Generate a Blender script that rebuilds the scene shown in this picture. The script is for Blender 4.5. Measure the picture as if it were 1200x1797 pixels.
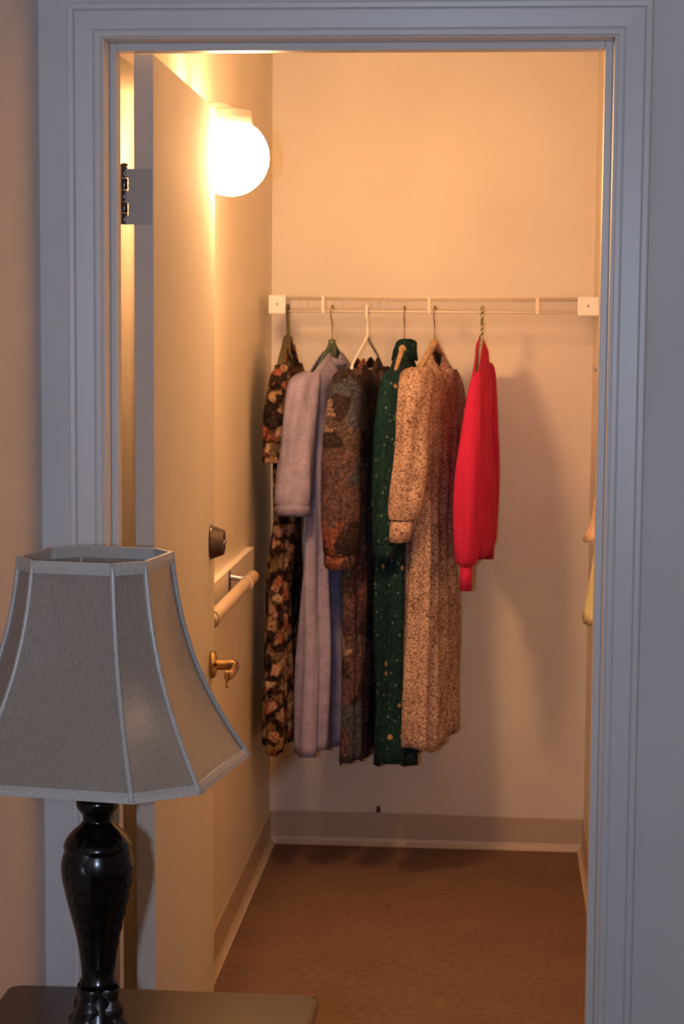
import bpy, bmesh, math, random
from math import sin, cos, pi, sqrt, atan2, radians
from mathutils import Vector, Matrix, noise

for o in list(bpy.data.objects):
    bpy.data.objects.remove(o, do_unlink=True)
SC = bpy.context.scene
COL = SC.collection

# ------------------------------------------------------------------ camera
F_PX, CX, DIST, EYE, YAW, PITCH, ROLL = 3327.5, .6225, 3.0611, 1.5794, .0798, .0979, .0074
fw = Vector((-sin(YAW)*cos(PITCH), cos(YAW)*cos(PITCH), -sin(PITCH)))
rt = Vector((cos(YAW), sin(YAW), 0)); up = rt.cross(fw)
r2 = rt*cos(ROLL) + up*sin(ROLL); u2 = up*cos(ROLL) - rt*sin(ROLL)
cam = bpy.data.cameras.new('camera'); cam_o = bpy.data.objects.new('camera', cam); COL.objects.link(cam_o)
cam_o.matrix_world = Matrix(((r2.x, u2.x, -fw.x, CX), (r2.y, u2.y, -fw.y, -DIST), (r2.z, u2.z, -fw.z, EYE), (0, 0, 0, 1)))
cam.sensor_fit = 'HORIZONTAL'; cam.sensor_width = 15.6; cam.lens = F_PX/1200*15.6
cam.clip_start = .02; cam.clip_end = 50
cam.dof.use_dof = True; cam.dof.focus_distance = 2.7; cam.dof.aperture_fstop = 13
SC.camera = cam_o

# ------------------------------------------------------------------ world, lights, exposure
world = bpy.data.worlds.new('world'); SC.world = world; world.use_nodes = True
world.node_tree.nodes['Background'].inputs[0].default_value = (.5, .45, .42, 1)
world.node_tree.nodes['Background'].inputs[1].default_value = .02
SC.view_settings.view_transform = 'Standard'; SC.view_settings.look = 'None'
SC.cycles.max_bounces = 6; SC.cycles.glossy_bounces = 2; SC.cycles.caustics_reflective = False; SC.cycles.caustics_refractive = False
SC.view_settings.exposure = 0; SC.view_settings.gamma = 1; SC.view_settings.use_curve_mapping = False

GLOBE_COLOR, GLOBE_POWER = (1, .535, .235), 142
# the photographer's small flash, a hand's breadth left of the lens (the camera is held upright)
fl = bpy.data.lights.new('camera_flash', 'SPOT'); fl.energy = 66; fl.color = (.78, .92, 1.22)
fl.shadow_soft_size = .02; fl.spot_size = radians(80); fl.spot_blend = .5
fl_o = bpy.data.objects.new('camera_flash', fl); COL.objects.link(fl_o)
fl_o.location = (CX-.125, -DIST+.02, EYE-.01)
fl_o.rotation_euler = fw.to_track_quat('-Z', 'Y').to_euler()
# strength of the unseen warm fill light added to brighten the left wall
FILL_POWER = 14

# ------------------------------------------------------------------ materials
def lin(c): return tuple(c)+(1,) if len(c) == 3 else tuple(c)
def new_mat(name, color, rough=.6, metal=0, spec=.5):
    m = bpy.data.materials.new(name); m.use_nodes = True
    b = m.node_tree.nodes['Principled BSDF']
    b.inputs['Base Color'].default_value = lin(color); b.inputs['Roughness'].default_value = rough
    b.inputs['Metallic'].default_value = metal; b.inputs['Specular IOR Level'].default_value = spec
    return m, m.node_tree, b
def nd(nt, t, **kw):
    n = nt.nodes.new(t)
    for k, v in kw.items():
        if k in n.inputs: n.inputs[k].default_value = v
        else: setattr(n, k, v)
    return n
def coords(nt, scale=(1, 1, 1)):
    t = nd(nt, 'ShaderNodeTexCoord'); m = nd(nt, 'ShaderNodeMapping'); m.inputs['Scale'].default_value = scale
    nt.links.new(t.outputs['Object'], m.inputs['Vector']); return m.outputs['Vector']
def noise_n(nt, vec, scale, detail=3, rough=.5):
    n = nd(nt, 'ShaderNodeTexNoise', Scale=scale, Detail=detail, Roughness=rough); nt.links.new(vec, n.inputs['Vector']); return n
def ramp(nt, fac, stops, interp='LINEAR'):
    r = nd(nt, 'ShaderNodeValToRGB'); r.color_ramp.interpolation = interp
    e = r.color_ramp.elements
    while len(e) < len(stops): e.new(.5)
    for i, (p, c) in enumerate(stops): e[i].position = p; e[i].color = lin(c)
    nt.links.new(fac, r.inputs['Fac']); return r.outputs['Color']
def mix(nt, fac, a, b, blend='MIX'):
    m = nd(nt, 'ShaderNodeMix', data_type='RGBA', blend_type=blend)
    for s, v in ((m.inputs[0], fac), (m.inputs[6], a), (m.inputs[7], b)):
        if isinstance(v, (int, float)): s.default_value = v
        elif isinstance(v, tuple): s.default_value = lin(v)
        else: nt.links.new(v, s)
    return m.outputs[2]
def bump(nt, b, height, strength=.3, dist=.002):
    n = nd(nt, 'ShaderNodeBump', Strength=strength, Distance=dist); nt.links.new(height, n.inputs['Height'])
    nt.links.new(n.outputs['Normal'], b.inputs['Normal'])
def paint(name, color, rough=.5, grain=260, strength=.12, var=.05):
    m, nt, b = new_mat(name, color, rough)
    v = coords(nt); n = noise_n(nt, v, grain, 2); bump(nt, b, n.outputs['Fac'], strength, .0012)
    n2 = noise_n(nt, v, 3.0, 3)
    dark = tuple(c*(1-var) for c in color); lite = tuple(min(1, c*(1+var)) for c in color)
    nt.links.new(ramp(nt, n2.outputs['Fac'], [(.3, dark), (.7, lite)]), b.inputs['Base Color'])
    return m
M = {}
M['wall'] = paint('wall_paint', (.70, .69, .67), .65, 220, .25)
M['wall_tan'] = paint('tan_wall_paint', (.78, .725, .69), .7, 220, .25)
M['closet'] = paint('closet_paint', (.82, .74, .63), .48, 160, .15)
M['trim'] = paint('trim_paint', (.70, .70, .69), .38, 60, .08, .03)
M['door'] = paint('door_paint', (.66, .61, .55), .85, 60, .1, .03); M['door'].node_tree.nodes['Principled BSDF'].inputs['Specular IOR Level'].default_value = .12
M['ceiling'] = paint('ceiling_paint', (.75, .73, .70), .8, 120, .4)
M['board'] = paint('ledger_paint', (.80, .74, .64), .45, 80, .1)
M['vinyl'] = paint('vinyl_base', (.55, .44, .33), .4, 40, .05)
M['vinyl_toe_lit'] = paint('vinyl_toe_lit', (.60, .48, .35), .4, 40, .05)  # same vinyl in a lighter colour, imitating light caught on the flare

def carpet():
    m, nt, b = new_mat('carpet', (.16, .09, .06), .95, 0, .1)
    v = coords(nt); n = noise_n(nt, v, 420, 2, .7); n2 = noise_n(nt, v, 55, 4, .6); n3 = noise_n(nt, v, 5, 3)
    c = ramp(nt, n.outputs['Fac'], [(.3, (.13, .075, .052)), (.52, (.31, .185, .13)), (.72, (.50, .33, .24))])
    c = mix(nt, .35, c, ramp(nt, n2.outputs['Fac'], [(.3, (.16, .09, .062)), (.7, (.46, .28, .195))]))
    c = mix(nt, 1.0, c, ramp(nt, n3.outputs['Fac'], [(.3, (.86, .86, .86)), (.7, (1, 1, 1))]), 'MULTIPLY')
    nt.links.new(c, b.inputs['Base Color']); bump(nt, b, n.outputs['Fac'], .9, .006)
    return m
M['carpet'] = carpet()

def satin(name, color, rough=.45):
    m, nt, b = new_mat(name, color, rough, 0, .85)
    v = coords(nt, (1, 1, .12)); n = noise_n(nt, v, 420, 3, .7)
    w = coords(nt, (.12, .12, 1)); n2 = noise_n(nt, w, 320, 2, .6)
    c = ramp(nt, n.outputs['Fac'], [(.3, tuple(k*.80 for k in color)), (.7, tuple(min(1, k*1.12) for k in color))])
    nt.links.new(c, b.inputs['Base Color'])
    a = nd(nt, 'ShaderNodeMath', operation='ADD'); nt.links.new(n.outputs['Fac'], a.inputs[0]); nt.links.new(n2.outputs['Fac'], a.inputs[1])
    bump(nt, b, a.outputs[0], .25, .0006)
    return m
M['satin'] = satin('satin_shade', (.325, .255, .20), .23)
M['satin_trim'] = satin('satin_trim', (.50, .46, .41), .34)
M['lining'] = satin('shade_lining', (.42, .33, .29), .6)

def dark_wood(name, base, rough, coat=.35):
    m, nt, b = new_mat(name, base, rough, 0, .5)
    v = coords(nt, (1, 8, 8)); n = noise_n(nt, v, 9, 5, .65)
    nt.links.new(ramp(nt, n.outputs['Fac'], [(.3, tuple(k*.55 for k in base)), (.7, tuple(k*1.4 for k in base))]), b.inputs['Base Color'])
    b.inputs['Coat Weight'].default_value = coat; b.inputs['Coat Roughness'].default_value = rough*.6
    return m
M['lampwood'] = dark_wood('ebonised_wood', (.004, .0025, .0025), .20, 0)
M['carved'] = dark_wood('carved_ebonised_wood', (.010, .006, .005), .34, 0)
M['table'] = dark_wood('mahogany', (.030, .009, .006), .26, .0); M['table'].node_tree.nodes['Principled BSDF'].inputs['Specular IOR Level'].default_value = .85

def metal(name, color, rough):
    m, nt, b = new_mat(name, color, rough, 1.0)
    n = noise_n(nt, coords(nt), 60, 2); nt.links.new(ramp(nt, n.outputs['Fac'], [(.3, tuple(k*.85 for k in color)), (.7, color)]), b.inputs['Base Color'])
    return m
M['brass'] = metal('aged_brass', (.62, .42, .20), .24)
M['bronze'] = metal('dark_bronze', (.16, .13, .12), .28)
M['steel'] = metal('satin_steel', (.50, .49, .48), .42)
M['hinge'] = paint('painted_hinge', (.42, .39, .37), .42, 60, .1, .05)
M['wire'] = metal('hanger_wire', (.38, .27, .18), .4)
M['plastic'] = paint('white_plastic', (.86, .84, .80), .35, 30, .03, .02)
M['wirewhite'] = paint('white_vinyl_wire', (.76, .68, .56), .4, 30, .03, .02)
M['fixture'] = paint('cream_enamel', (.80, .74, .64), .35, 30, .03, .02)
M['roundrod'] = paint('painted_rod', (.54, .42, .31), .45, 40, .06, .06)
M['hwood'] = dark_wood('hanger_wood', (.52, .34, .19), .4)
M['hgreen'] = paint('green_plastic', (.055, .115, .060), .35, 30, .03, .1)
M['hdark'] = paint('dark_padded_cloth', (.10, .085, .05), .9, 200, .4, .3)
M['peg'] = paint('brown_rubber', (.10, .05, .03), .6, 60, .1, .1)

def globe_mat():
    m = bpy.data.materials.new('lit_globe'); m.use_nodes = True; nt = m.node_tree
    b = nt.nodes['Principled BSDF']; b.inputs['Base Color'].default_value = (.9, .85, .75, 1); b.inputs['Roughness'].default_value = .3
    b.inputs['Emission Color'].default_value = lin(GLOBE_COLOR); b.inputs['Emission Strength'].default_value = GLOBE_POWER
    n = noise_n(nt, coords(nt), 4, 2)
    nt.links.new(ramp(nt, n.outputs['Fac'], [(.3, (.88, .83, .74)), (.7, (.92, .87, .78))]), b.inputs['Base Color'])
    return m
M['globe'] = globe_mat()

def cloth_base(name, rough=.9):
    m, nt, b = new_mat(name, (.3, .3, .3), rough, 0, .2)
    v = coords(nt); weave = noise_n(nt, v, 700, 2, .6); bump(nt, b, weave.outputs['Fac'], .3, .0012)
    return m, nt, b, v
def distort(nt, v, scale, amount):
    n = noise_n(nt, v, scale, 3); s = nd(nt, 'ShaderNodeVectorMath', operation='SCALE'); s.inputs['Scale'].default_value = amount
    nt.links.new(n.outputs['Color'], s.inputs[0]); a = nd(nt, 'ShaderNodeVectorMath', operation='ADD')
    nt.links.new(v, a.inputs[0]); nt.links.new(s.outputs[0], a.inputs[1]); return a.outputs[0]
def vor(nt, v, scale, rand=1.0):
    n = nd(nt, 'ShaderNodeTexVoronoi', Scale=scale, Randomness=rand); nt.links.new(v, n.inputs['Vector']); return n
def sep_r(nt, col):
    s = nd(nt, 'ShaderNodeSeparateColor'); nt.links.new(col, s.inputs[0]); return s.outputs[0]

def floral_dark():      # dark ground, close-set tan, cream and rust blooms
    m, nt, b, v = cloth_base('floral_print_on_black')
    d = distort(nt, distort(nt, v, 26, .035), 90, .010); V = vor(nt, d, 36)
    c = ramp(nt, sep_r(nt, V.outputs['Color']), [(0, (.030, .020, .016)), (.22, (.34, .21, .12)), (.44, (.46, .33, .21)), (.58, (.30, .10, .065)), (.70, (.42, .24, .18)), (.84, (.16, .11, .06))], 'CONSTANT')
    edge = ramp(nt, V.outputs['Distance'], [(.44, (1, 1, 1)), (.72, (.10, .07, .06))])
    c = mix(nt, 1, c, edge, 'MULTIPLY')
    n = noise_n(nt, v, 110, 4, .8); c = mix(nt, 1, c, ramp(nt, n.outputs['Fac'], [(.36, (.16, .14, .13)), (.52, (.9, .88, .86)), (.7, (1.25, 1.2, 1.1))]), 'MULTIPLY')
    nt.links.new(c, b.inputs['Base Color']); return m
def lavender():
    m, nt, b, v = cloth_base('lavender_cloth')
    V = vor(nt, v, 120, .9)
    c = ramp(nt, V.outputs['Distance'], [(.12, (.15, .12, .20)), (.26, (.345, .315, .455))])
    n = noise_n(nt, v, 25, 4); c = mix(nt, 1, c, ramp(nt, n.outputs['Fac'], [(.3, (.80, .80, .83)), (.7, (1.1, 1.08, 1.1))]), 'MULTIPLY')
    nt.links.new(c, b.inputs['Base Color']); return m
def patch_floral():     # big muted patches: plum, slate, rust, olive
    m, nt, b, v = cloth_base('muted_patch_floral')
    d = distort(nt, distort(nt, v, 9, .14), 45, .022); V = vor(nt, d, 15)
    c = ramp(nt, sep_r(nt, V.outputs['Color']), [(0, (.030, .020, .022)), (.28, (.085, .050, .055)), (.50, (.050, .056, .075)), (.66, (.16, .060, .045)), (.76, (.080, .055, .050)), (.88, (.060, .032, .046)), (.96, (.20, .14, .12))], 'CONSTANT')
    n = noise_n(nt, v, 95, 5, .82); c = mix(nt, 1, c, ramp(nt, n.outputs['Fac'], [(.36, (.22, .22, .24)), (.5, (.85, .85, .85)), (.66, (2.3, 2.0, 1.8))]), 'MULTIPLY')
    nt.links.new(c, b.inputs['Base Color']); return m
def green_dots():
    m, nt, b, v = cloth_base('green_cloth_with_small_print')
    n = noise_n(nt, coords(nt, (1, 1, .5)), 120, 4, .85)
    c = ramp(nt, n.outputs['Fac'], [(.38, (.003, .012, .014)), (.56, (.004, .034, .038)), (.72, (.036, .074, .072))])
    V = vor(nt, v, 52, .9); c = mix(nt, ramp(nt, V.outputs['Distance'], [(.12, (1, 1, 1)), (.22, (0, 0, 0))]), c, (.12, .17, .14))
    d = distort(nt, v, 130, .006); V2 = vor(nt, d, 17, 1); c = mix(nt, ramp(nt, V2.outputs['Distance'], [(.09, (1, 1, 1)), (.15, (0, 0, 0))]), c, (.40, .25, .12))
    nt.links.new(c, b.inputs['Base Color']); return m
def speckle():          # tan and brown broken brush marks
    m, nt, b, v = cloth_base('tan_brown_speckle')
    d = distort(nt, coords(nt, (1, 1, 1.6)), 60, .014); n = noise_n(nt, d, 135, 4, .85); n2 = noise_n(nt, v, 14, 3)
    c = ramp(nt, n.outputs['Fac'], [(.40, (.10, .050, .042)), (.46, (.30, .18, .14)), (.53, (.66, .48, .37)), (.70, (.78, .61, .49))])
    c = mix(nt, 1, c, ramp(nt, n2.outputs['Fac'], [(.3, (.66, .60, .60)), (.7, (1.1, 1.1, 1.1))]), 'MULTIPLY')
    nt.links.new(c, b.inputs['Base Color']); return m
def plain_cloth(name, c0, c1, scale=180):
    m, nt, b, v = cloth_base(name); n = noise_n(nt, v, scale, 3, .6)
    nt.links.new(ramp(nt, n.outputs['Fac'], [(.3, c0), (.7, c1)]), b.inputs['Base Color']); return m
M['floral'] = floral_dark(); M['lavender'] = lavender(); M['patch'] = patch_floral(); M['green'] = green_dots(); M['speckle'] = speckle()
M['red'] = plain_cloth('red_knit', (.42, .014, .060), (.58, .026, .100), 240)
M['yellow'] = plain_cloth('pale_yellow_cloth', (.58, .56, .34), (.66, .64, .40))
M['pink'] = plain_cloth('pale_peach_cloth', (.72, .52, .42), (.80, .60, .48))

def braid_mat():
    m, nt, b, v = cloth_base('green_and_white_cord'); w = nd(nt, 'ShaderNodeTexWave', Scale=42.0, Distortion=1.2); w.bands_direction = 'DIAGONAL'
    nt.links.new(v, w.inputs['Vector']); nt.links.new(ramp(nt, w.outputs['Fac'], [(.42, (.13, .15, .07)), (.56, (.62, .56, .42))]), b.inputs['Base Color']); return m
M['braid'] = braid_mat()

# ------------------------------------------------------------------ mesh helpers
def obj(name, bm, mat, parent=None, smooth=False, loc=None):
    me = bpy.data.meshes.new(name)
    bmesh.ops.recalc_face_normals(bm, faces=bm.faces[:])
    bm.to_mesh(me); bm.free()
    if smooth:
        for p in me.polygons: p.use_smooth = True
    o = bpy.data.objects.new(name, me); COL.objects.link(o); me.materials.append(M[mat] if isinstance(mat, str) else mat)
    if parent: o.parent = parent
    if loc: o.location = loc
    return o
def share(name, src, parent, loc=(0, 0, 0), rot=(0, 0, 0)):
    o = bpy.data.objects.new(name, src.data); COL.objects.link(o); o.parent = parent; o.location = loc; o.rotation_euler = rot; return o
def tag(o, label, cat=None, group=None, kind=None):
    o['label'] = label
    if cat: o['category'] = cat
    if group: o['group'] = group
    if kind: o['kind'] = kind
    return o
def empty(name, loc=(0, 0, 0), rz=0):
    o = bpy.data.objects.new(name, None); COL.objects.link(o); o.location = loc; o.rotation_euler = (0, 0, rz); o.empty_display_size = .05; return o
def box(bm, x0, x1, y0, y1, z0, z1, bev=0):
    r = bmesh.ops.create_cube(bm, size=1)
    for v in r['verts']: v.co = Vector(((x0+x1)/2+v.co.x*(x1-x0), (y0+y1)/2+v.co.y*(y1-y0), (z0+z1)/2+v.co.z*(z1-z0)))
    if bev:
        es = {e for v in r['verts'] for e in v.link_edges}
        bmesh.ops.bevel(bm, geom=list(es), offset=bev, segments=2, profile=.6, affect='EDGES')
    return bm
def nb(): return bmesh.new()
def catmull(P, n):
    out = []
    for i in range(len(P)-1):
        a, b, c, d = P[max(i-1, 0)], P[i], P[i+1], P[min(i+2, len(P)-1)]
        for k in range(n):
            t = k/n
            out.append(tuple(.5*((2*b[j])+(-a[j]+c[j])*t+(2*a[j]-5*b[j]+4*c[j]-d[j])*t*t+(-a[j]+3*b[j]-3*c[j]+d[j])*t**3) for j in range(len(b))))
    out.append(tuple(P[-1])); return out
def tube(bm, pts, r, n=10, cap=True):
    """round tube along pts; r a number or a list"""
    pts = [Vector(p) for p in pts]; rings = []
    rr = r if isinstance(r, (list, tuple)) else [r]*len(pts)
    t0 = (pts[1]-pts[0]).normalized(); ref = Vector((0, 0, 1)) if abs(t0.z) < .9 else Vector((1, 0, 0))
    nrm = t0.cross(ref).normalized()
    for i, p in enumerate(pts):
        t = (pts[min(i+1, len(pts)-1)]-pts[max(i-1, 0)]).normalized()
        nrm = (nrm - t*nrm.dot(t)).normalized(); bn = t.cross(nrm)
        rings.append([bm.verts.new(p+(nrm*cos(2*pi*k/n)+bn*sin(2*pi*k/n))*rr[i]) for k in range(n)])
    skin(bm, rings, cap); return bm
def skin(bm, rings, cap=True, close=True):
    n = len(rings[0])
    for a, b in zip(rings, rings[1:]):
        for k in range(n if close else n-1):
            bm.faces.new((a[k], a[(k+1) % n], b[(k+1) % n], b[k]))
    if cap:
        bm.faces.new(rings[0][::-1]); bm.faces.new(rings[-1])
def lathe(bm, prof, n=40, c=(0, 0), cap=True):
    """prof: list of (r, z)"""
    rings = [[bm.verts.new((c[0]+r*cos(2*pi*k/n), c[1]+r*sin(2*pi*k/n), z)) for k in range(n)] for r, z in prof]
    skin(bm, rings, cap); return bm
def lathe_x(bm, prof, c, n=28):
    """lathe about an x axis through c=(y,z); prof list of (r, x)"""
    rings = [[bm.verts.new((x, c[0]+r*cos(2*pi*k/n), c[1]+r*sin(2*pi*k/n))) for k in range(n)] for r, x in prof]
    skin(bm, rings); return bm

# ------------------------------------------------------------------ the setting
WT = .115                     # thickness of the wall with the doorway
JL, JR, JT = -.0112, .8024, 2.0345      # jamb faces
WLX, CLX, CRX, CBY = -.1175, -.045, .909, 2.60   # room left wall, closet left/right/back walls
RRX, RBY, CEIL = 2.75, -4.3, 2.46
def struct(name, bm, mat, label): return tag(obj(name, bm, mat), label, kind='structure')

b = nb(); box(b, WLX-.1, RRX+.1, RBY-.1, CBY+.1, -.06, 0)
struct('floor', b, 'carpet', 'brown cut-pile carpet running from the room into the closet')
b = nb(); box(b, WLX-.1, RRX+.1, RBY-.1, CBY+.1, CEIL, CEIL+.06)
struct('ceiling', b, 'ceiling', 'plain white ceiling above the doorway')
b = nb(); box(b, -.22, JL-.018, 0, WT, 0, CEIL); box(b, JR+.018, RRX, 0, WT, 0, CEIL); box(b, JL-.018, JR+.018, 0, WT, JT+.018, CEIL)
struct('wall_front', b, 'wall', 'pale grey painted wall around the doorway')
b = nb(); box(b, WLX-.1, WLX, RBY-.1, WT, 0, CEIL)
struct('wall_left', b, 'wall_tan', 'tan painted wall beside the table lamp')
b = nb(); box(b, RRX, RRX+.1, RBY-.1, WT, 0, CEIL)
struct('wall_right', b, 'wall_tan', 'tan painted wall on the right of the room')
b = nb(); box(b, WLX, RRX, RBY-.1, RBY, 0, CEIL)
struct('wall_back', b, 'wall_tan', 'tan painted wall behind the photographer')
NX, NY, NZ = -.135, .945, 2.05   # recess added so the globe's light reaches the wall seen through the hinge gap
b = nb(); box(b, -.22, CLX, NY, CBY+.1, 0, CEIL); box(b, -.22, CLX, WT, NY, NZ, CEIL); box(b, -.22, NX, WT, NY, 0, NZ)
struct('wall_closet_left', b, 'closet', 'cream closet side wall carrying the lit globe and the rail')
b = nb(); box(b, CRX, CRX+.1, WT, CBY+.1, 0, CEIL)
struct('wall_closet_right', b, 'closet', 'cream closet side wall on the right')
b = nb(); box(b, CLX, CRX, CBY, CBY+.1, 0, CEIL)
struct('wall_closet_back', b, 'closet', 'cream closet end wall behind the hanging dresses')

# jamb with stop: trim_2
tr2 = tag(empty('trim_2'), 'pale grey door jamb with a narrow stop', kind='structure')
for x0, x1 in ((JL-.018, JL), (JR, JR+.018)):
    b = nb(); box(b, x0, x1, -.001, WT+.001, 0, JT+.018, .0012); obj('jamb_board', b, 'trim', tr2)
b = nb(); box(b, JL, JR, -.001, WT+.001, JT, JT+.018, .0012); obj('jamb_board', b, 'trim', tr2)
for x0, x1 in ((JL, 0.0), (.79, JR)):
    b = nb(); box(b, x0, x1, .045, .079, 0, JT, .002); obj('door_stop', b, 'trim', tr2)
b = nb(); box(b, 0, .79, .045, .079, 2.022, JT, .002); obj('door_stop', b, 'trim', tr2)

# casing: profile (distance out from the inner edge, protrusion towards the room), mitred at the corners
PROF = [(0, 0), (0, .0075), (.002, .0095), (.0085, .0100), (.0115, .0085), (.0125, .0115), (.030, .0135), (.040, .0145), (.0420, .0125), (.0435, .0165), (.0505, .0175), (.0534, .0160), (.0534, 0)]
CI = (-.015, .8066, 2.0362)   # inner edges: left, right, top
tr1 = tag(empty('trim_1'), 'moulded pale grey casing around the doorway', kind='structure')
def casing(side):
    b = nb(); rings = []
    if side == 'top': ends = [lambda u: (CI[0]-u, CI[2]+u), lambda u: (CI[1]+u, CI[2]+u)]
    elif side == 'left': ends = [lambda u: (CI[0]-u, 0), lambda u: (CI[0]-u, CI[2]+u)]
    else: ends = [lambda u: (CI[1]+u, 0), lambda u: (CI[1]+u, CI[2]+u)]
    for e in ends: rings.append([b.verts.new((e(u)[0], -p, e(u)[1])) for u, p in PROF])
    skin(b, rings); return obj('casing_board', b, 'trim', tr1)
for s in ('left', 'top', 'right'): casing(s)

# vinyl cove base: flat face with a flared toe
def cove(name, pts, label, mat='vinyl', toe='vinyl_toe_lit', h=.102):
    """pts: polyline on the floor along the wall, wall on the left-hand side of travel"""
    root = tag(empty(name), label, kind='structure')
    prof = [(0, 0), (.0175, 0), (.0175, .0015), (.012, .005), (.0065, .013), (.0035, .022)]
    prof2 = [(0, .022), (.0035, .022), (.0032, h-.004), (.001, h), (0, h)]
    for nm, pf, mt in (('base_toe', prof, toe), ('base_strip', prof2, mat)):
        b = nb(); rings = []
        for i, p in enumerate(pts):
            p = Vector(p); a = Vector(pts[max(i-1, 0)]); c = Vector(pts[min(i+1, len(pts)-1)])
            ns = []
            for q0, q1 in ((a, p), (p, c)):
                d = q1-q0
                if d.length > 1e-6: d.normalize(); ns.append(Vector((d.y, -d.x)))
            n = ns[0] if len(ns) == 1 else (ns[0]+ns[1])/(1+ns[0].dot(ns[1]))
            rings.append([b.verts.new((p.x+n.x*u, p.y+n.y*u, z)) for u, z in pf])
        skin(b, rings); obj(nm, b, mt, root)
    return root
cove('baseboard_left', [(NX, WT), (NX, NY), (CLX, NY), (CLX, CBY)], 'tan vinyl cove base along the left closet wall')
cove('baseboard_back', [(CLX, CBY), (CRX, CBY)], 'tan vinyl cove base under the hanging dresses')
cove('baseboard_right', [(CRX, CBY), (CRX, WT)], 'tan vinyl cove base along the right closet wall')
cove('baseboard_front', [(.861, 0), (RRX, 0)], 'vinyl cove base right of the doorway')

# ------------------------------------------------------------------ door leaf
DT, DL, DH = .033, .806, 2.031
door = tag(empty('door_1', (.0427, .1442, 0), .019), 'flush cream door standing open into the closet', kind='structure')
# local frame: +y along the leaf into the closet, x=0 the visible face, body to -x
b = nb(); box(b, -DT, 0, 0, DL, .012, DH, .0012); obj('door_leaf', b, 'door', door)
def hinge(z):
    h = empty('hinge'); h.parent = door; h.location = (0, 0, z)
    b = nb(); box(b, -.0425, -.003, -.0016, .0008, -.0485, .0445, .0004); obj('hinge_leaf', b, 'hinge', h)
    for z0, z1 in ((-.0485, -.0333), (-.0124, .0076), (.0295, .0445)):
        b = nb(); box(b, -.0475, -.0424, -.0016, .0008, z0, z1); obj('hinge_bridge', b, 'hinge', h)
    b = nb(); box(b, -.0560, -.0530, -.0125, .0, -.0485, .0485, .0004); obj('hinge_leaf', b, 'hinge', h)
    for k in range(5):
        b = nb(); z0 = -.0485+k*.0194; lathe(b, [(.0052, z0+.0004), (.0056, z0+.001), (.0056, z0+.0184), (.0052, z0+.019)], 16, (-.0505, .004)); obj('knuckle', b, 'bronze', h, True)
    b = nb(); lathe(b, [(.003, .0485), (.0062, .0495), (.0062, .0525), (.003, .0545)], 16, (-.0505, .004)); obj('hinge_pin', b, 'bronze', h, True)
    for zz, xx in ((.034, -.012), (-.002, -.012), (-.036, -.020)):
        b = nb(); tube(b, [(xx, -.0012, zz), (xx, -.0020, zz)], [.0034, .0026], 12); obj('screw', b, 'hinge', h)
for z in (1.796, 1.02, .24): hinge(z)

# deadbolt: tapered round housing on the visible face, near the free edge
LY, LZ = .745, 1.122
b = nb(); lathe_x(b, [(.0365, 0), (.0365, .004), (.0345, .0065), (.0275, .026), (.0250, .029), (.0235, .029)], (LY, LZ)); db = obj('deadbolt', b, 'bronze', door, True)
db['label'] = 'dark bronze deadbolt housing'
b = nb(); box(b, .029, .0315, LY-.0225, LY+.0225, LZ-.0035, LZ+.0035, .001); obj('thumb_slot', b, 'steel', db)
b = nb(); lathe_x(b, [(.030, 0), (.030, .006), (.027, .010), (.016, .013), (.0115, .015), (.0110, .052), (.0095, .056)], (LY, .860)); lv = obj('lever_handle', b, 'brass', door, True)
lv['label'] = 'brass lever handle'
b = nb(); path = catmull([(.046, LY+.008, .860), (.056, LY-.012, .860), (.0575, LY-.045, .859), (.056, LY-.085, .857), (.048, LY-.108, .856)], 6)
rings = []
for i, p in enumerate(path):
    t = i/(len(path)-1); w = .0065-.001*t; hh = .0125-.002*t
    rings.append([b.verts.new((p[0]+w*cos(a), p[1]+(.003*cos(a) if i in (0, len(path)-1) else 0), p[2]+hh*sin(a))) for a in [2*pi*k/12 for k in range(12)]])
skin(b, rings); obj('lever_arm', b, 'brass', lv, True)
b = nb(); tube(b, [(.047, LY-.095, .847), (.047, LY-.095, .832), (.047, LY-.095, .829)], [.0032, .0032, .0045], 10); obj('turn_pin', b, 'brass', lv, True)
b = nb(); box(b, -DT+.006, -.006, DL-.0008, DL+.0012, .80, .92, .0006); obj('latch_plate', b, 'brass', door)

# ------------------------------------------------------------------ closet wall light
LX, LYY = .0462, 1.06
wl = tag(empty('wall_light', (LX, LYY, 1.94)), 'lit white glass globe wall light above the open door', 'wall light')
b = nb(); prof = [(.0428*.98, .0625)]
for k in range(0, 33):
    a = radians(48.5)-radians(138.5)*k/32; prof.append((max(.083*cos(a), .0006), .083*sin(a)))
lathe(b, prof, 48); g = obj('globe', b, 'globe', wl, True); g['label'] = 'glowing opal glass globe'
b = nb(); lathe(b, [(.044, .063), (.0465, .064), (.0465, .072), (.045, .074), (.045, .097), (.041, .099), (.018, .0995), (.012, .104), (.001, .105)], 40); obj('globe_holder', b, 'fixture', wl, True)
b = nb(); tube(b, catmull([(0, 0, .097), (-.02, 0, .108), (-.05, 0, .108), (CLX-LX+.012, 0, .100)], 6), .0095, 14); obj('arm', b, 'fixture', wl, True)
b = nb(); tube(b, [(CLX-LX+.0005, 0, .09), (CLX-LX+.010, 0, .09), (CLX-LX+.016, 0, .09)], [.052, .050, .036], 36); obj('back_plate', b, 'fixture', wl, True)
for k in range(3):
    a = 2*pi*k/3+.5; b = nb(); tube(b, [(.044*cos(a), .044*sin(a), .068), (.053*cos(a), .053*sin(a), .068)], [.002, .0034], 8); obj('set_screw', b, 'steel', wl)

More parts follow.
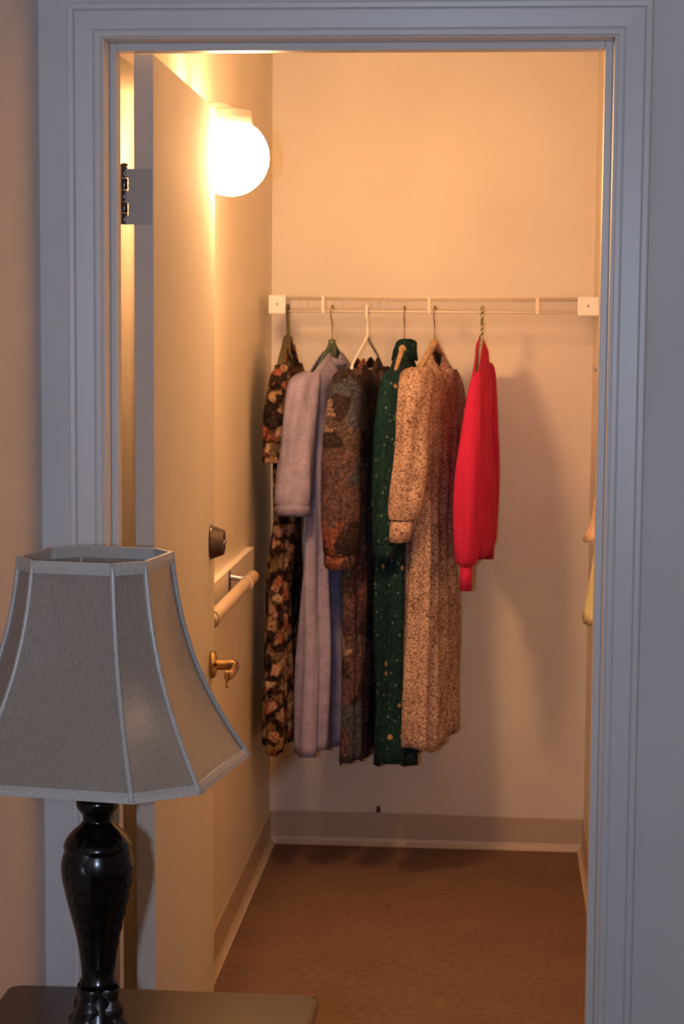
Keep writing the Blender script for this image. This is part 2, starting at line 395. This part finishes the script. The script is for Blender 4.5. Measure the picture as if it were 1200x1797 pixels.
# ------------------------------------------------------------------ ledger board and round rail on the left closet wall
b = nb(); box(b, CLX, CLX+.019, .97, 2.04, .888, .977, .0015)
tag(obj('ledger_board', b, 'board'), 'cream painted ledger board fixed along the left closet wall behind the door', 'board')
rail = tag(empty('rail', (CLX+.019, 0, .94)), 'round wooden rail on metal brackets below the ledger board', 'rail')
b = nb(); tube(b, [(.040, .975, 0), (.040, .979, 0), (.040, 1.714, 0), (.040, 1.718, 0)], [.0125, .0155, .0155, .0125], 24); obj('pole', b, 'roundrod', rail, True)
for yy in (1.0, 1.56):
    k = empty('bracket'); k.parent = rail; k.location = (0, yy, 0)
    b = nb(); box(b, 0, .003, -.011, .011, -.030, .034, .001); obj('bracket_plate', b, 'bronze', k)
    b = nb(); tube(b, catmull([(.002, 0, .018), (.018, 0, .016), (.030, 0, .014), (.040, 0, .0165)], 5), [.0075]*15+[.0085], 12); obj('bracket_arm', b, 'steel', k, True)
    b = nb(); tube(b, [(.040+.0175*cos(a), 0, .0175*sin(a)) for a in [pi*.5-pi*1.1*t/12 for t in range(13)]], .0030, 8); obj('bracket_cradle', b, 'roundrod', k, True)
    for zz in (-.022, .028):
        b = nb(); tube(b, [(.003, 0, zz), (.0052, 0, zz)], [.004, .0025], 10); obj('screw', b, 'steel', k)

# small brown bumper low on the end wall
b = nb(); tube(b, catmull([(.288, CBY-.0005, .1165), (.288, CBY-.006, .1165), (.2885, CBY-.012, .113), (.289, CBY-.016, .106)], 4), [.0062]*9+[.0068, .0070, .0066, .005], 12)
tag(obj('wall_peg', b, 'peg', None, True), 'tiny brown peg low on the closet end wall above the base', 'peg')

# ------------------------------------------------------------------ wire shelf
SY, SB, ZU, ZL, SX0, SX1 = 2.30, CBY-.004, 1.660, 1.6195, .0, .900
shelf = tag(empty('wire_shelf', (0, SY, ZU)), 'white wire closet shelf with a hanging rod across the closet', 'shelf')
def rod(nm, p, q, r, mat='wirewhite'):
    b = nb(); tube(b, [p, q], r, 10); return obj(nm, b, mat, shelf, True)
rod('front_rod', (SX0, 0, 0), (SX1, 0, 0), .0030); rod('hanging_rod', (SX0, 0, ZL-ZU), (SX1, 0, ZL-ZU), .0036)
rod('rear_rod', (SX0, SB-SY, 0), (SX1, SB-SY, 0), .0030); rod('middle_rod', (SX0, (SB-SY)/2, -.004), (SX1, (SB-SY)/2, -.004), .0028)
wires = None; nW = 36
for k in range(nW):
    x = SX0+.012+(SX1-SX0-.024)*k/(nW-1)
    if wires is None:
        b = nb(); tube(b, [(0, 0, .0035), (0, SB-SY, .0035)], .0014, 6); wires = obj('cross_wire', b, 'wirewhite', shelf, True); wires.location = (x, 0, 0)
    else: share('cross_wire', wires, shelf, (x, 0, 0))
first = None
for x in (.1361, .4349, .7375):
    if first is None:
        b = nb(); box(b, -.0045, .0045, -.005, .002, ZL-ZU-.004, .003, .001); first = obj('lip_strut', b, 'wirewhite', shelf); first.location = (x, 0, 0)
    else: share('lip_strut', first, shelf, (x, 0, 0))
def end_bracket(x0, x1):
    e = empty('end_bracket'); e.parent = shelf
    b = nb(); box(b, x0, x1, -.014, .010, ZL-ZU-.008, .0045, .003); obj('end_block', b, 'plastic', e)
    xm = (x0+x1)/2
    b = nb(); box(b, xm-.006, xm+.006, .010, CBY-SY, -.038, -.006, .002); obj('bracket_arm', b, 'plastic', e)
    b = nb(); tube(b, [(xm, -.0135, -.021), (xm, -.0155, -.021)], [.0045, .003], 12); obj('screw', b, 'hinge', e)
end_bracket(-.0176, .0312); end_bracket(.8490, CRX-.001)

# ------------------------------------------------------------------ hangers
def hook_pts(zn, r=.0125, lean=0):
    """wire hook over the rod at the local origin (0, 0, ZL); stem ends at z=zn"""
    P = []
    for k in range(15):
        a = radians(-35)+radians(215)*k/14; P.append((r*cos(a), 0, ZL-.0085+r+r*sin(a)*1.0))
    P += [(-r*.95, 0, ZL-.012), (-r*.4, 0, ZL-.026), (0, 0, ZL-.040), (0, 0, zn)]
    return [(x, 0, z) for x, y, z in catmull(P, 3)]
def make_hanger(kind, x, rz, label, zn, hw, drop, roll=0):
    h = tag(empty('clothes_hanger', (x, SY, 0), rz), label, 'hanger', 'hangers on the wire shelf rod')
    ar = {'wood': .009, 'green': .007, 'white': .0048, 'tan': .011, 'cord': .010, 'dark': .013}[kind]
    am = {'wood': 'hwood', 'green': 'hgreen', 'white': 'plastic', 'tan': 'hwood', 'cord': 'braid', 'dark': 'hdark'}[kind]
    hm = {'wood': 'wire', 'green': 'wire', 'white': 'plastic', 'tan': 'wire', 'cord': 'braid', 'dark': 'hdark'}[kind]
    hr = {'wood': .0019, 'green': .0019, 'white': .0042, 'tan': .0019, 'cord': .0042, 'dark': .0040}[kind]
    b = nb(); tube(b, hook_pts(zn), hr, 8); obj('hook', b, hm, h, True)
    P = catmull([(-hw, 0, zn-drop), (-hw*.55, 0, zn-drop*.55), (-.035, 0, zn-.022), (0, 0, zn-.004), (.035, 0, zn-.022), (hw*.55, 0, zn-drop*.55), (hw, 0, zn-drop)], 5)
    b = nb(); n = len(P); tube(b, P, [ar*(.55+.45*sin(pi*min(1, max(0, (i+1)/(n+1))))) for i in range(n)], 10); obj('shoulder_bar', b, am, h, True)
    if kind == 'white':
        b = nb(); tube(b, catmull([(-hw, 0, zn-drop), (-hw*.9, 0, zn-drop-.012), (0, 0, zn-drop-.014), (hw*.9, 0, zn-drop-.012), (hw, 0, zn-drop)], 4), ar, 10); obj('trouser_bar', b, am, h, True)
    if kind == 'green':
        b = nb(); box(b, -.026, .026, -.006, .006, zn-.066, zn+.006, .004)
        for v in b.verts:
            t = (zn+.006-v.co.z)/.072; v.co.x *= .62+.75*t
        obj('neck_plate', b, am, h)
    if kind == 'wood':
        b = nb(); tube(b, [(-.062, 0, zn-.052), (-.030, 0, zn-.016), (-.004, 0, zn+.004)], [.0135, .0125, .009], 14); obj('neck_cover', b, am, h, True)
    if kind == 'cord':
        for s in (-1, 1):
            b = nb(); tube(b, catmull([(-.006, -.004, zn+.046), (-.006-.012, -.006, zn+.046+s*.010), (-.022, -.006, zn+.048+s*.004), (-.006, -.004, zn+.046)], 5), .0026, 6); obj('bow_loop', b, 'braid', h, True)
    return h

# ------------------------------------------------------------------ garments
def lerp_tab(tab, v):
    for (a, *A), (c, *B) in zip(tab, tab[1:]):
        if v <= c:
            t = (v-a)/(c-a) if c > a else 0; t = t*t*(3-2*t)
            return [p+(q-p)*t for p, q in zip(A, B)]
    return tab[-1][1:]
def sgnpow(v, p): return math.copysign(abs(v)**p, v)
def body_mesh(tab, zneck, slope, hem, neck=(.05, .05, .02), pleat=(9, .008), seed=0, n=84, rows=46, hem_wave=.008):
    """tab: (v, half width along the hanger, half thickness, x shift, y shift)"""
    b = nb(); rings = []
    for j in range(rows+1):
        v = j/rows; v = v**1.12; hw, ht, sx, sy = lerp_tab(tab, v); ring = []
        for k in range(n):
            a = 2*pi*k/n; c, s = cos(a), sin(a)
            x = hw*sgnpow(c, .85); y = ht*sgnpow(s, .5)
            env = min(1, max(0, (v-.05)/.5))
            rip = pleat[1]*env*(sin(pleat[0]*a+seed+1.5*sin(2*v+seed))+.35*sin((pleat[0]*2+1)*a+seed*2.3))
            nz = noise.noise(Vector((c*2+seed*3.1, s*2+.4*seed, v*3.2)))*.016*min(1, v*4)
            x += (rip+nz)*c*.7; y += (rip+nz)*(s+.25*math.copysign(1, s))
            zt = zneck-slope*abs(x)
            nr, df, dbk = neck
            if abs(x) < nr:
                zt -= (df if s < 0 else dbk)*(.5+.5*cos(pi*x/nr))
            z = zt+(hem-zt)*v
            if v > .9: z += (v-.9)*10*hem_wave*(sin(3*a+seed)+.5*sin(pleat[0]*a+seed))
            ring.append(b.verts.new((x+sx, y+sy, z)))
        rings.append(ring)
    skin(b, rings, False); return b
def sleeve_mesh(P, seed=0, n=32, sub=7, pleat=(5, .05), open_end=True):
    """P: (x, y, z, radius along x, radius along y)"""
    b = nb(); Q = catmull(P, sub); rings = []
    for i, (x, y, z, ra, rb) in enumerate(Q):
        t = i/(len(Q)-1); env = sin(pi*min(1, t*1.02))**.6 if 0 < t < 1 else 0
        ring = []
        for k in range(n):
            a = 2*pi*k/n
            m = 1+env*(pleat[1]*sin(pleat[0]*a+seed+2*t)+.26*noise.noise(Vector((cos(a)*1.9+seed, sin(a)*1.9, t*2.2))))
            ring.append(b.verts.new((x+ra*m*cos(a), y+rb*m*sin(a), z+.004*env*sin(2*a+seed))))
        rings.append(ring)
    skin(b, rings, False)
    b.faces.new(rings[0][::-1])
    return b
def thick(o, t=.0022):
    m = o.modifiers.new('cloth_thickness', 'SOLIDIFY'); m.thickness = t; m.offset = 0; return o
GARM = 'clothes hanging from the wire shelf'

def dress(name, x, rz, label, cat, mat, body, sleeves, collar=None, extra=None):
    g = tag(empty(name, (x, SY, 0), rz), label, cat, GARM)
    thick(obj('body', body_mesh(**body), mat, g, True))
    for S in sleeves:
        s = thick(obj('sleeve', sleeve_mesh(S['P'], S.get('seed', 0), pleat=S.get('pleat', (5, .05))), mat, g, True))
        if 'cuff' in S:
            b = nb(); rings = []
            for (px, py, pz, ra, rb) in S['cuff']:
                rings.append([b.verts.new((px+ra*cos(2*pi*k/28), py+rb*sin(2*pi*k/28), pz+S.get('tilt', 0)*cos(2*pi*k/28))) for k in range(28)])
            skin(b, rings, False); thick(obj('cuff', b, S.get('cuffmat', mat), s, True), .003)
    if collar:
        b = nb(); rings = []
        for (px, py, pz, ra, rb) in collar:
            rings.append([b.verts.new((px+ra*cos(2*pi*k/32), py+rb*sin(2*pi*k/32), pz+.006*cos(2*pi*k/16))) for k in range(32)])
        skin(b, rings, False); thick(obj('collar', b, mat, g, True), .003)
    return g
def ang(dx, dy): return atan2(dy, dx)

# 1: floral print dress at the far left
A = ang(.02, .99)
make_hanger('dark', .036, A, 'dark cloth-covered hanger at the left end of the rod', 1.545, .17, .075)
dress('dress', .040, A, 'long floral print dress in black, tan and rust, hanging furthest left', 'dress', 'floral',
      dict(tab=[(0, .170, .008, 0, 0), (.05, .175, .022, 0, 0), (.2, .160, .026, 0, 0), (.36, .150, .026, 0, 0), (.6, .170, .030, -.01, .010), (1, .180, .032, -.02, .014)],
           zneck=1.555, slope=.50, hem=.395, neck=(.06, .07, .02), pleat=(9, .006), seed=1.3),
      [dict(P=[(-.150, 0, 1.470, .020, .018), (-.185, .006, 1.43, .028, .024), (-.205, .012, 1.34, .034, .028), (-.205, .016, 1.255, .034, .028), (-.20, .018, 1.205, .034, .028)], seed=2),
       dict(P=[(.150, 0, 1.470, .020, .018), (.185, 0, 1.43, .028, .024), (.195, 0, 1.34, .032, .026), (.19, 0, 1.21, .030, .026)], seed=3)])

# 2: lavender dress on the green hanger
A = ang(.24, .97)
make_hanger('green', .1622, A, 'dark green plastic hanger holding the lavender dress', 1.535, .165, .095)
dress('dress', .1622, A, 'lavender long dress with gathered elbow sleeves, second from the left', 'dress', 'lavender',
      dict(tab=[(0, .185, .010, 0, 0), (.05, .190, .034, 0, 0), (.2, .180, .040, 0, 0), (.40, .150, .034, -.01, .0), (.6, .160, .036, -.015, .0), (1, .172, .042, -.02, .0)],
           zneck=1.530, slope=.44, hem=.385, neck=(.060, .050, .015), pleat=(8, .010), seed=2.2),
      [dict(P=[(-.160, .006, 1.452, .026, .024), (-.195, .014, 1.43, .046, .038), (-.216, .020, 1.34, .054, .043), (-.226, .026, 1.22, .058, .047), (-.230, .030, 1.125, .060, .050), (-.230, .030, 1.086, .052, .044)],
            cuff=[(-.230, .030, 1.094, .053, .045), (-.230, .030, 1.080, .054, .046), (-.230, .030, 1.060, .052, .044)], seed=1.0, pleat=(4, .07), tilt=-.008),
       dict(P=[(.165, 0, 1.445, .028, .026), (.195, 0, 1.41, .045, .035), (.205, 0, 1.25, .05, .04), (.205, 0, 1.09, .042, .036)], seed=4)],
      collar=[(0, 0, 1.470, .060, .038), (0, 0, 1.488, .054, .034)])

# 3: dark patch-floral dress on the white hanger
A = ang(.16, .98)
make_hanger('white', .2621, A, 'white plastic tube hanger between the green and wooden hangers', 1.555, .185, .085)
dress('dress', .2621, A, 'dark plum and rust patch-floral long dress on the white hanger', 'dress', 'patch',
      dict(tab=[(0, .190, .010, 0, 0), (.05, .195, .034, 0, 0), (.2, .185, .038, 0, 0), (.40, .160, .032, -.01, .0), (.6, .165, .032, -.01, .0), (1, .180, .034, -.015, .0)],
           zneck=1.522, slope=.34, hem=.365, neck=(.10, .065, .045), pleat=(8, .008), seed=3.7),
      [dict(P=[(-.155, .006, 1.462, .030, .026), (-.190, .010, 1.435, .052, .042), (-.212, .014, 1.34, .060, .047), (-.220, .018, 1.20, .062, .050), (-.220, .020, 1.06, .064, .053), (-.220, .020, .985, .058, .050), (-.220, .020, .955, .046, .042)],
            cuff=[(-.220, .020, .962, .047, .043), (-.220, .020, .945, .048, .044), (-.220, .020, .927, .046, .042)], seed=2.6, pleat=(4, .06), tilt=.010),
       dict(P=[(.165, 0, 1.462, .028, .026), (.20, 0, 1.42, .045, .035), (.21, 0, 1.25, .05, .04), (.21, 0, 1.0, .045, .036), (.21, 0, .95, .035, .03)], seed=5)])

# 4: green dress on the wooden hanger
A = ang(.09, .99)
make_hanger('wood', .3665, A, 'pale wooden hanger with a neck cover holding the green dress', 1.535, .175, .08)
dress('dress', .3665, A, 'dark green long dress with small pale dots and tan flowers', 'dress', 'green',
      dict(tab=[(0, .180, .010, 0, 0), (.05, .188, .032, 0, 0), (.2, .180, .038, 0, 0), (.42, .165, .042, -.01, 0), (.65, .175, .050, -.015, .0), (1, .185, .054, -.02, .0)],
           zneck=1.535, slope=.44, hem=.362, neck=(.055, .02, .0), pleat=(7, .009), seed=4.4),
      [dict(P=[(-.150, .002, 1.460, .024, .020), (-.185, .008, 1.435, .034, .028), (-.204, .014, 1.34, .040, .031), (-.210, .018, 1.20, .041, .033), (-.212, .020, 1.06, .040, .033), (-.212, .020, .985, .036, .030)],
            cuff=[(-.212, .020, .992, .035, .030), (-.212, .020, .970, .035, .030), (-.212, .020, .950, .034, .029)], seed=3.3),
       dict(P=[(.155, 0, 1.455, .024, .022), (.19, 0, 1.42, .036, .03), (.20, 0, 1.2, .04, .034), (.20, 0, .97, .034, .03)], seed=5.5)],
      collar=[(.01, 0, 1.488, .062, .036), (.012, 0, 1.516, .052, .032), (.016, -.004, 1.538, .046, .028)])

# 5: tan speckled dress
A = ang(.21, .975)
make_hanger('tan', .4514, A, 'pale wooden hanger holding the tan speckled dress', 1.540, .180, .085)
dress('dress', .4514, A, 'tan and brown speckled long dress with pleated skirt and cuffed sleeve', 'dress', 'speckle',
      dict(tab=[(0, .190, .010, 0, 0), (.05, .198, .040, 0, 0), (.2, .190, .048, 0, 0), (.40, .170, .042, -.005, .0), (.46, .166, .042, -.005, .0), (.65, .180, .048, -.01, .0), (1, .190, .054, -.014, .0)],
           zneck=1.535, slope=.45, hem=.408, neck=(.075, .075, .01), pleat=(13, .008), seed=5.1),
      [dict(P=[(-.150, .0, 1.468, .028, .026), (-.185, .004, 1.45, .048, .040), (-.206, .008, 1.36, .056, .043), (-.218, .012, 1.22, .058, .046), (-.226, .022, 1.10, .056, .046), (-.230, .030, 1.055, .040, .036)],
            cuff=[(-.230, .030, 1.058, .036, .032), (-.232, .032, 1.03, .037, .033), (-.234, .034, 1.000, .035, .031)], seed=0.4, pleat=(4, .09), tilt=.006),
       dict(P=[(.165, 0, 1.455, .028, .026), (.20, 0, 1.41, .045, .036), (.21, 0, 1.22, .05, .04), (.21, 0, 1.02, .038, .032)], seed=6.2)])

# 6: red cardigan
A = ang(.075, .99)
make_hanger('cord', .584, A, 'hanger wrapped in twisted green and white cord with a little bow', 1.540, .155, .115)
dress('cardigan', .584, A, 'bright red short cardigan with ribbed cuffs, hanging furthest right on the rod', 'cardigan', 'red',
      dict(tab=[(0, .180, .006, 0, 0), (.06, .190, .016, 0, 0), (.3, .190, .024, 0, -.004), (.7, .185, .028, .0, -.010), (.94, .185, .027, .0, -.012), (1, .175, .022, 0, -.010)],
           zneck=1.556, slope=.66, hem=.945, neck=(.03, .012, .0), pleat=(6, .005), seed=6.6, hem_wave=.004),
      [dict(P=[(-.140, .0, 1.455, .012, .010), (-.172, .003, 1.41, .024, .017), (-.196, .009, 1.31, .034, .025), (-.213, .014, 1.18, .044, .033), (-.216, .016, 1.04, .044, .035), (-.216, .016, .955, .036, .030), (-.216, .016, .930, .020, .017)],
            cuff=[(-.216, .016, .935, .0175, .0160), (-.216, .016, .90, .0170, .0155), (-.216, .016, .862, .0165, .0150)], seed=1.9, pleat=(5, .05)),
       dict(P=[(.150, 0, 1.475, .020, .018), (.185, -.004, 1.43, .030, .022), (.20, -.010, 1.2, .040, .028), (.20, -.012, .99, .034, .024), (.20, -.012, .95, .02, .016)],
            cuff=[(.20, -.012, .955, .018, .015), (.20, -.012, .90, .017, .014)], seed=7.2)])

# garments on the right closet wall, mostly behind the jamb
def wall_garment(name, y, z0, z1, hw0, hw1, out, mat, label, cat, seed, pw):
    e = tag(empty(name, (CRX, y, 0)), label, cat)
    b = nb(); rings = []; rows, n = 20, 40
    for j in range(rows+1):
        t = j/rows; hw = hw0+(hw1-hw0)*t; th = .006+(out/2-.006)*t**pw
        rings.append([b.verts.new((-.004-th-th*sgnpow(cos(a), .8)*(1+.12*t*sin(5*sin(a)*3+seed)), hw*sin(a), z1+(z0-z1)*t-.01*t*cos(a)))
                      for a in [2*pi*k/n for k in range(n)]])
    skin(b, rings, True); obj('body', b, mat, e, True)
    b = nb(); tube(b, catmull([(-.012, -.02, z1-.004), (-.016, -.01, z1+.025), (-.018, 0, z1+.034), (-.016, .01, z1+.025), (-.012, .02, z1-.004)], 5), .003, 8); obj('hanging_loop', b, mat, e, True)
    b = nb(); tube(b, catmull([(-.0005, 0, z1+.03), (-.014, 0, z1+.027), (-.024, 0, z1+.030), (-.026, 0, z1+.040)], 4), .0035, 8)
    tag(obj('wall_hook', b, 'steel', None, True, (CRX, y, 0)), 'small steel hook carrying the %s' % ('pale yellow cloth' if mat == 'yellow' else 'peach cloth'), 'hook')
wall_garment('hanging_cloth', 1.62, .866, 1.36, .06, .13, .056, 'yellow', 'pale yellow cloth hanging on the right closet wall beside the jamb', 'cloth', .4, 2.2)
wall_garment('hanging_cloth', 1.93, 1.03, 1.44, .05, .09, .044, 'pink', 'pale peach cloth hanging on the right closet wall behind the yellow one', 'cloth', 1.4, 7)

# ------------------------------------------------------------------ nightstand
TZ = .58
ns = tag(empty('nightstand', (.137, -.60, 0)), 'dark mahogany nightstand under the table lamp', 'nightstand')
def rrect(hx, hy, r, n=6):
    out = []
    for cx, cy, a0 in ((hx-r, hy-r, 0), (-hx+r, hy-r, 90), (-hx+r, -hy+r, 180), (hx-r, -hy+r, 270)):
        for k in range(n+1):
            a = radians(a0+90*k/n); out.append((cx+r*cos(a), cy+r*sin(a)))
    return out
b = nb(); rings = []
for inset, z in ((.010, TZ-.026), (.003, TZ-.022), (0, TZ-.015), (0, TZ-.007), (.0025, TZ-.002), (.007, TZ)):
    rings.append([b.verts.new((x, y, z)) for x, y in rrect(.2365-inset, .2915-inset, .018)])
skin(b, rings); obj('table_top', b, 'table', ns)
b = nb(); box(b, -.215, .215, -.265, .265, .14, TZ-.026, .003); obj('cabinet_body', b, 'table', ns)
for z0, z1 in ((.355, .535), (.16, .335)):
    b = nb(); box(b, -.195, .195, -.277, -.265, z0, z1, .004); d = obj('drawer', b, 'table', ns)
    b = nb(); tube(b, [(0, -.277, (z0+z1)/2), (0, -.288, (z0+z1)/2), (0, -.294, (z0+z1)/2), (0, -.303, (z0+z1)/2)], [.006, .006, .014, .010], 16); obj('knob', b, 'brass', d, True)
for sx in (-1, 1):
    for sy in (-1, 1):
        b = nb(); tube(b, [(sx*.19, sy*.24, .0), (sx*.19, sy*.24, .07), (sx*.19, sy*.24, .14)], [.014, .019, .024], 12); obj('leg', b, 'table', ns, True)

# ------------------------------------------------------------------ table lamp
TLX, TLY = .1015, -.61
lamp = tag(empty('table_lamp', (TLX, TLY, TZ)), 'unlit table lamp with a beige panelled bell shade and dark turned base', 'lamp')
K = 1/1297
def zz(y): return .8555-(y-1520)/1268-TZ
prof = [(1398, 30), (1402, 36), (1410, 37), (1417, 35.5), (1424, 30), (1430, 26), (1434, 26), (1438, 24.5), (1441, 26), (1448, 31), (1456, 41), (1465, 50), (1474, 56), (1480, 58.5), (1484, 59.5), (1487, 57.2), (1491, 57.6), (1500, 60.6), (1511, 63), (1522, 64), (1534, 63.2), (1547, 60.8), (1570, 56), (1600, 48.5), (1630, 40.5), (1660, 34.5), (1690, 30.5), (1712, 29), (1718, 33), (1722, 33.5), (1726, 31), (1734, 31), (1750, 35), (1775, 43), (1800, 52), (1825, 62), (1842, 70), (1846, 74)]
b = nb(); P = [(r*K, zz(y)) for y, r in prof]; P += [(.078*1.0, .014), (.080, .008), (.080, .001)]
lathe(b, P[::-1], 56); obj('base', b, 'lampwood', lamp, True)
# carved leaf strips down the sides of the urn
def leaf(az, kn, top=1462, bot=1700):
    b = nb(); R_ = 30; rings = []
    for j in range(R_+1):
        t = j/R_; y = top+(bot-top)*t
        rr = None
        for (ya, ra), (yb, rb) in zip(prof, prof[1:]):
            if ya <= y <= yb: rr = ra+(rb-ra)*(y-ya)/(yb-ya)
        w = (.016*(1-t)**.7+.006)*(1+.22*sin(j*1.9)); ring = []
        for k in range(9):
            s = -1+2*k/8; hgt = .0036*sin(pi*min(.97, max(.03, t)))**.5*(1-s*s)*(1+.45*sin(j*1.9+abs(s)*3))+.0022*abs(sin(5*s))*(1-abs(s)) - .002
            a = az+s*w/max(rr*K, .02)
            ring.append(b.verts.new(((rr*K+hgt)*cos(a), (rr*K+hgt)*sin(a), zz(y))))
        rings.append(ring)
    skin(b, rings, False, False); return obj('carved_leaf', b, 'carved', lamp, True)
for k in range(4): leaf(radians(-90+66+90*k+(0 if k % 2 == 0 else 0)), k)
def foot_leaf(az):
    b = nb(); rings = []
    for j in range(15):
        t = j/14; y = 1728+(1838-1728)*t; rr = 31+(68-31)*t**1.2; ring = []
        for k in range(7):
            s = -1+2*k/6; h = .006*(1-s*s)*(1+.5*sin(j*1.7+abs(s)*2))-.001; a = az+s*.016*(1+.4*sin(j*1.7))/(rr*K)
            ring.append(b.verts.new(((rr*K+h)*cos(a), (rr*K+h)*sin(a), zz(y))))
        rings.append(ring)
    skin(b, rings, False, False); obj('carved_leaf', b, 'carved', lamp, True)
for k in range(4): foot_leaf(radians(-90+66+90*k))
b = nb(); tube(b, [(0, 0, zz(1400)), (0, 0, zz(1340)), (0, 0, zz(1330)), (0, 0, zz(1290))], [.009, .009, .018, .018], 20); obj('socket', b, 'brass', lamp, True)
b = nb(); tube(b, [(0, 0, zz(1290)), (0, 0, zz(1280)), (0, 0, zz(1240)), (0, 0, zz(1200)), (0, 0, zz(1188))], [.013, .015, .028, .026, .008], 20); obj('bulb', b, 'plastic', lamp, True)
b = nb(); tube(b, catmull([(0, -.012, zz(1335)), (0, -.045, zz(1290)), (0, -.048, zz(1150)), (0, -.02, zz(1030)), (0, 0, zz(1024)), (0, .02, zz(1030)), (0, .048, zz(1150)), (0, .045, zz(1290)), (0, .012, zz(1335))], 6), .002, 8); obj('harp', b, 'brass', lamp, True)

SH = empty('shade'); SH.parent = lamp; SH['label'] = 'beige satin bell shade with eight panels and lighter trim'
ZT_, ZB_ = 1.277-TZ, .992-TZ
prof_s = [(1.0, .1015), (.93, .1030), (.80, .1085), (.66, .1170), (.50, .1310), (.36, .1480), (.24, .1660), (.12, .1870), (.0, .2095)]
def shade_r(t): # t=1 top, 0 bottom
    for (ta, ra), (tb, rb) in zip(prof_s, prof_s[1:]):
        if tb <= t <= ta: return rb+(ra-rb)*(t-tb)/(ta-tb)
    return prof_s[-1][1]
def shade_pt(az, t, off=0):
    # slightly smoothed radius
    r = (shade_r(min(1, t+.03))+2*shade_r(t)+shade_r(max(0, t-.03)))/4 if .03 < t < .97 else shade_r(t)
    return Vector(((r+off)*sin(az), -(r+off)*cos(az), ZB_+(ZT_-ZB_)*t))
# azimuth 0 faces the camera side (-y), positive to the right; camera sees the lamp from slightly right
AZ0 = radians(11.5)+atan2(CX-TLX, DIST+TLY)
VA = []
for k in range(4): VA += [AZ0+radians(90*k), AZ0+radians(90*k+26)]
for i in range(8):
    a0, a1 = VA[i], VA[(i+1) % 8]+(2*pi if i == 7 else 0)
    b = nb(); NU, NV = 10, 26
    for off, flip in ((0, False), (-.0014, True)):
        g = []
        for j in range(NV+1):
            t = j/NV; p0, p1 = shade_pt(a0, t, off), shade_pt(a1, t, off); row = []
            for k in range(NU+1):
                s = k/NU; p = p0.lerp(p1, s); inn = Vector((p.x, p.y, 0)).normalized()*(-.0045*sin(pi*s)*sin(pi*t)*((p1-p0).length/.15)); row.append(b.verts.new(p+inn))
            g.append(row)
        for j in range(NV):
            for k in range(NU): b.faces.new((g[j][k], g[j][k+1], g[j+1][k+1], g[j+1][k]))
    me_o = obj('panel', b, 'satin', SH, True)
    b = nb(); tube(b, [shade_pt(a0, t/26, .0008) for t in range(27)], .0036, 8)
    obj('seam_trim', b, 'satin_trim', SH, True)
def band(t0, t1, name, out):
    b = nb(); rings = []
    for (t, off) in ((t0, out), (t0, out+.0025), ((t0+t1)/2, out+.0034), (t1, out+.0025), (t1, out), (t1, -.003), (t0, -.003)):
        ring = []
        for i in range(8):
            a0, a1 = VA[i], VA[(i+1) % 8]+(2*pi if i == 7 else 0); p0, p1 = shade_pt(a0, t, off), shade_pt(a1, t, off)
            for k in range(4): ring.append(b.verts.new(p0.lerp(p1, k/4)))
        rings.append(ring)
    rings.append(rings[0]); skin(b, rings, False); return obj(name, b, 'satin_trim', SH)
band(.945, 1.0, 'top_trim', .0005); band(0.0, .042, 'bottom_trim', .0005)
b = nb()
for k in range(3):
    a = AZ0+2*pi*k/3; p = shade_pt(a, .93, -.004); tube(b, [(0, 0, ZT_-.024), tuple(p)], .0022, 8)
lathe(b, [(.012, ZT_-.026), (.012, ZT_-.022)], 16); obj('spider', b, 'brass', SH)

# ------------------------------------------------------------------ unseen warm fill light, added to lift the left wall
cl = tag(empty('fill_light', (2.05, -1.35, CEIL)), 'round warm fill light added on the ceiling, out of view to the right', 'fill light')
b = nb(); lathe(b, [(.15, -.001), (.15, -.02), (.13, -.03)], 32); obj('rim', b, 'fixture', cl, True)
b = nb(); lathe(b, [(.13, -.025), (.12, -.06), (.08, -.085), (.03, -.095), (.001, -.097)], 32)
gm = M['globe'].copy(); gm.name = 'dim_fill_globe'; gm.node_tree.nodes['Principled BSDF'].inputs['Emission Strength'].default_value = FILL_POWER; gm.node_tree.nodes['Principled BSDF'].inputs['Emission Color'].default_value = (1, .60, .34, 1)
obj('diffuser', b, gm, cl, True)
